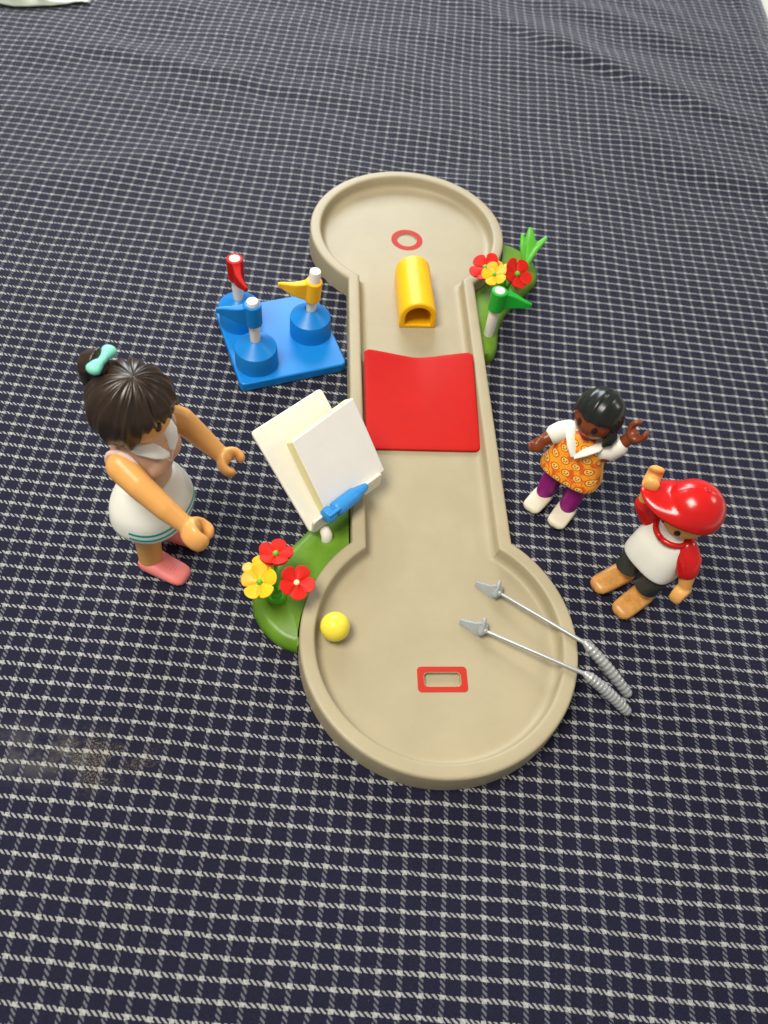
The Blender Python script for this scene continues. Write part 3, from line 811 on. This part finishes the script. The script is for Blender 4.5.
def w_low(az):
    a = abs((az + PI) % (2 * PI) - PI)
    base = 1.50 + .82 * sm(.62, 1.15, a)                       # fringe across the brow, longer at sides and back
    tri = abs((a * 4.3 % 1) - .5) * 2
    return base + .22 * (tri - .5) * (1 if a < 1.7 else .5) + .04 * math.sin(az * 13)
hair = obj('hair', hair_shell((0.03, -.10, 6.62), (1.21, 1.22, 1.13), w_low, (.08, .22, 1), 12, .058, .86), M['brown'], W)
bm = bmesh.new()
for k in range(9):      # ponytail of several locks curling up behind
    a = 2 * PI * k / 9; ox, oz = .20 * math.cos(a), .20 * math.sin(a)
    tube(bm, [(ox * .6, -.85, 7.45 + oz * .6), (ox * 1.1, -1.02, 7.66 + oz * 1.1), (ox * 1.2, -1.25, 7.50 + oz * 1.1), (ox * .9, -1.38, 7.05 + oz)], [.14, .19, .20, .09], 10)
ball(bm, (0, -.85, 7.40), (.36, .34, .3))
obj('ponytail', remesh(bm, .04, 2), M['brown'], hair)
bm = bmesh.new()
for sx in (-1, 1):
    tube(bm, [(sx * .05, -.80, 7.80), (sx * .22, -.80, 7.82), (sx * .40, -.82, 7.80)], [(.09, .11), (.14, .17), (.15, .22)], 14, ref=Vector((0, 1, 0)))
ball(bm, (0, -.79, 7.80), (.12, .13, .11), 14, 10)
obj('hair_bow', remesh(bm, .035, 3), M['mint'], hair)

# --- the girl
G_ = place('dark haired girl figure in orange print dress with one arm raised', 7.76, 21.09, -121, lean=(8.2, 1.2), scale=(1.19, 1.19, 1.34))
bm = bmesh.new()
ball(bm, (0, .03, 4.06), (.76, .76, .74)); tube(bm, [(0, 0, 2.4), (0, 0, 3.6)], [.45, .38]); sections(bm, [(1.5, .6, .5), (2.6, .65, .45), (3.15, .7, .4), (3.3, .5, .3)])
tube(bm, [(.85, .05, 2.92), (1.08, .32, 2.76), (1.26, .62, 2.58)], [.29, .27, .22], 14)
hand(bm, (1.26, .64, 2.57), (.3, .8, -.35), (.9, .1, .6), .70)
tube(bm, [(-.85, 0, 2.95), (-1.08, -.12, 3.35), (-1.26, -.24, 3.78)], [.29, .26, .21], 14)
hand(bm, (-1.27, -.25, 3.80), (-.42, -.25, .9), (-.12, .69, .72), .84)
obj('body', remesh(bm, .035, 4), M['skind'], G_)
for sx, ln in ((1, 1), (-1, 1)):
    bm = bmesh.new(); tube(bm, [(sx * .51, .12, .30), (sx * .50, .06, .7), (sx * .46, 0, 1.9)], [(.33, .42), (.37, .40), (.42, .42)], 20); lg = obj('legging', fix(bm), M['purple'], G_)
    shoe(G_, sx * .53, .44, R_(-sx * 2), M['shoe'], 1.28, .39, .36)
bm = bmesh.new(); sections(bm, interp([(1.52, 1.08, .71, 0, .0, 3), (1.56, 1.15, .77, 0, .0, 3), (1.75, 1.15, .76, 0, 0, 3), (2.2, 1.00, .66, 0, 0, 2.8), (2.7, .86, .56, 0, 0, 2.6), (3.05, .78, .50, 0, 0, 2.5), (3.25, .66, .42, 0, 0, 2.4), (3.35, .44, .34, 0, 0, 2.2)], 5), 56)
obj('dress', bm, M['dress'], G_)
bm = bmesh.new(); tube(bm, [(.70, .0, 3.04), (.90, .14, 2.92), (1.04, .28, 2.82)], [(.33, .36), (.36, .38), (.34, .35)], 18); obj('sleeve', fix(bm), M['skirt'], G_)
bm = bmesh.new(); tube(bm, [(-.70, .0, 3.02), (-.94, -.06, 3.16), (-1.08, -.12, 3.36)], [(.33, .36), (.36, .38), (.34, .35)], 18); obj('sleeve', fix(bm), M['skirt'], G_)
for sx in (-1, 1):
    bm = bmesh.new(); tube(bm, [(sx * .60, .02, 3.36), (sx * .50, .36, 3.24), (sx * .26, .58, 3.02), (sx * .04, .66, 2.72)], [(.17, .07), (.22, .07), (.21, .07), (.12, .05)], 14); obj('collar', fix(bm), M['skirt'], G_)
face(G_, (0, .03, 4.06), .77, -4, -3, (M['eye'], M['mouth']), eye_r=.12)
def g_low(az):
    a = abs((az + PI) % (2 * PI) - PI)
    return 1.42 + .55 * sm(.75, 1.35, a) + .02 * math.sin(az * 9)
def g_part(az, f, d):
    return -.03 * math.exp(-(d.x / .05) ** 2) * sm(-.1, .3, d.y + .3) + .012 * math.sin(d.x * 16)
gh = obj('hair', hair_shell((0, -.05, 4.14), (.88, .90, .84), g_low, (0, 0, 1), 0, 0, .88, 120, 30, parting=g_part), M['black'], G_)
for sx in (-1,):
    bm = bmesh.new(); tube(bm, [(sx * .68, .16, 4.0), (sx * .76, .22, 3.78), (sx * .75, .28, 3.60), (sx * .70, .30, 3.46)], [.18, .22, .20, .10], 16); obj('pigtail', fix(bm), M['black'], gh)

# --- the boy
B_ = place('boy figure in red cap and white shirt with one hand at the cap', 10.98, 17.14, -139.4, lean=(7.6, .8), scale=(1.18, 1.18, 1.32))
bm = bmesh.new(); hy = 50   # the cap is worn with its peak turned to the right
ball(bm, (0, .02, 4.06), (.82, .82, .76)); tube(bm, [(0, 0, 2.4), (0, 0, 3.6)], [.45, .38]); sections(bm, [(1.5, .6, .5), (2.6, .65, .45), (3.15, .7, .4), (3.3, .5, .3)])
for sx in (-1, 1): tube(bm, [(sx * .48, .0, .3), (sx * .47, 0, 1.5)], [.33, .36], 16)
tube(bm, [(.90, .05, 2.95), (1.25, .34, 3.45), (1.38, .56, 4.22)], [.29, .26, .21], 14)
hand(bm, (1.38, .58, 4.26), (-.05, .3, .9), (.9, .5, -.3), .90)
tube(bm, [(-.90, .05, 2.95), (-1.24, .05, 2.45), (-1.45, .02, 1.93)], [.29, .27, .22], 14)
hand(bm, (-1.46, .02, 1.95), (-.12, .15, -.95), (1, .1, .0), .82)
obj('body', remesh(bm, .035, 4), M['skinb'], B_)
for sx in (-1, 1):
    shoe(B_, sx * .54, .30, R_(-sx * 4), M['sandal'], 1.72, .42, .50, name='foot')
    bm = bmesh.new(); tube(bm, [(sx * .49, .04, .72), (sx * .49, .02, 1.3), (sx * .44, 0, 1.9)], [(.45, .46), (.47, .50), (.52, .54)], 22, round_ends=False); obj('shorts_leg', fix(bm), M['charcoal'], B_, angle=40)
bm = bmesh.new(); sections(bm, interp([(1.62, .94, .68, 0, .0, 2.8), (1.66, 1.01, .73, 0, .0, 2.8), (1.9, 1.02, .74, 0, 0, 2.7), (2.4, .98, .70, 0, 0, 2.6), (2.8, .92, .62, 0, 0, 2.5), (3.1, .82, .54, 0, 0, 2.4), (3.28, .66, .44, 0, 0, 2.3), (3.36, .46, .36, 0, 0, 2.2)], 5), 56)
obj('shirt', bm, M['skirt'], B_)
bm = bmesh.new(); tube(bm, [(.62, .0, 3.0), (.98, .14, 3.10), (1.22, .34, 3.42)], [(.38, .42), (.38, .40), (.34, .35)], 18); obj('sleeve', fix(bm), M['capred'], B_)
bm = bmesh.new(); tube(bm, [(-.62, .0, 3.02), (-.98, .04, 2.82), (-1.14, .04, 2.52)], [(.38, .42), (.40, .42), (.37, .38)], 18); obj('sleeve', fix(bm), M['capred'], B_)
bm = bmesh.new(); pts = [(.62 * math.sin(t), .10 + .52 * math.cos(t), 3.30 - .16 * math.cos(t)) for t in [2 * PI * i / 24 for i in range(25)]]
tube(bm, pts, [.10] * 25, 10, round_ends=False); obj('neckband', fix(bm), M['capred'], B_)
face(B_, (0, .02, 4.06), .83, 0, -17, (M['eye'], M['mouth']), eye_r=.12, mouth=False)
# cap: a dome with a long drooping peak, turned with the head
bm = bmesh.new(); yaw = Matrix.Rotation(R_(-hy), 4, 'Z'); n = 64; outer = []
for k in range(25):
    f = k / 24; ring = []
    for i in range(n):
        az = 2 * PI * i / n; a = abs((az + PI) % (2 * PI) - PI)
        ph = .02 + (1.60 - .02) * f
        r = 1.0; peak = max(0, math.cos(az)) ** .85
        d = Vector((math.sin(ph) * math.sin(az), math.sin(ph) * math.cos(az), math.cos(ph) * .90))
        v = d * r
        ext = sm(.70, 1.0, f) * peak
        v.y += ext * .80; v.z += ext * (.16 - .22 * (math.sin(az)) ** 2); v.x *= 1 + .0 * ext
        seam = .012 * math.exp(-(d.x / .03) ** 2) * (1 - sm(.6, .8, f))
        ring.append(Vector((0, -.02, 4.24)) + v * (1 + seam))
    outer.append(ring)
innr = []
for ring in reversed(outer[:-1]):
    innr.append([Vector((0, -.02, 4.19)) + (v - Vector((0, -.02, 4.24))) * .93 for v in ring])
loft(bm, outer + innr); bmesh.ops.transform(bm, matrix=yaw, verts=bm.verts)
cap = obj('cap', fix(bm), M['capred'], B_)
bm = bmesh.new(); ball(bm, (0, -.02, 5.135), (.12, .12, .04), 16, 8); obj('cap_button', bm, M['capred'], cap)

# ------------------------------------------------------------------ film bag at the far left corner of the cloth
bm = bmesh.new(); N = 40; G2 = []
for j in range(N + 1):
    row = []
    for i in range(N + 1):
        u, v = i / N, j / N
        x = -46 + 19 * u; y = 55.5 + (5.5 + 3.0 * (1 - (2 * abs(u - .2)) ** 2)) * v + 3.6 * u ** 1.5 + .5 * math.sin(u * 14) * (1 - v)
        edge = min(1, 5 * min(u, 1 - u, v + .02, 1 - v))
        z = .15 + cloth_z(x, y) * .5 + edge * (.7 + .8 * noise.noise(Vector((x * .35, y * .5, 0))) + .5 * noise.noise(Vector((x * 1.1, y * 1.3, 3))))
        row.append(bm.verts.new((x, y, max(z, cloth_z(x, y) + .08))))
    G2.append(row)
for a_, b2 in zip(G2[:-1], G2[1:]):
    for i in range(N): bm.faces.new((a_[i], a_[i + 1], b2[i + 1], b2[i]))
bg = obj('plastic_bag', bm, M['bag'], label='crumpled milky plastic bag lying at the far left corner of the tablecloth', cat='plastic bag')
so = bg.modifiers.new('thickness', 'SOLIDIFY'); so.thickness = .05
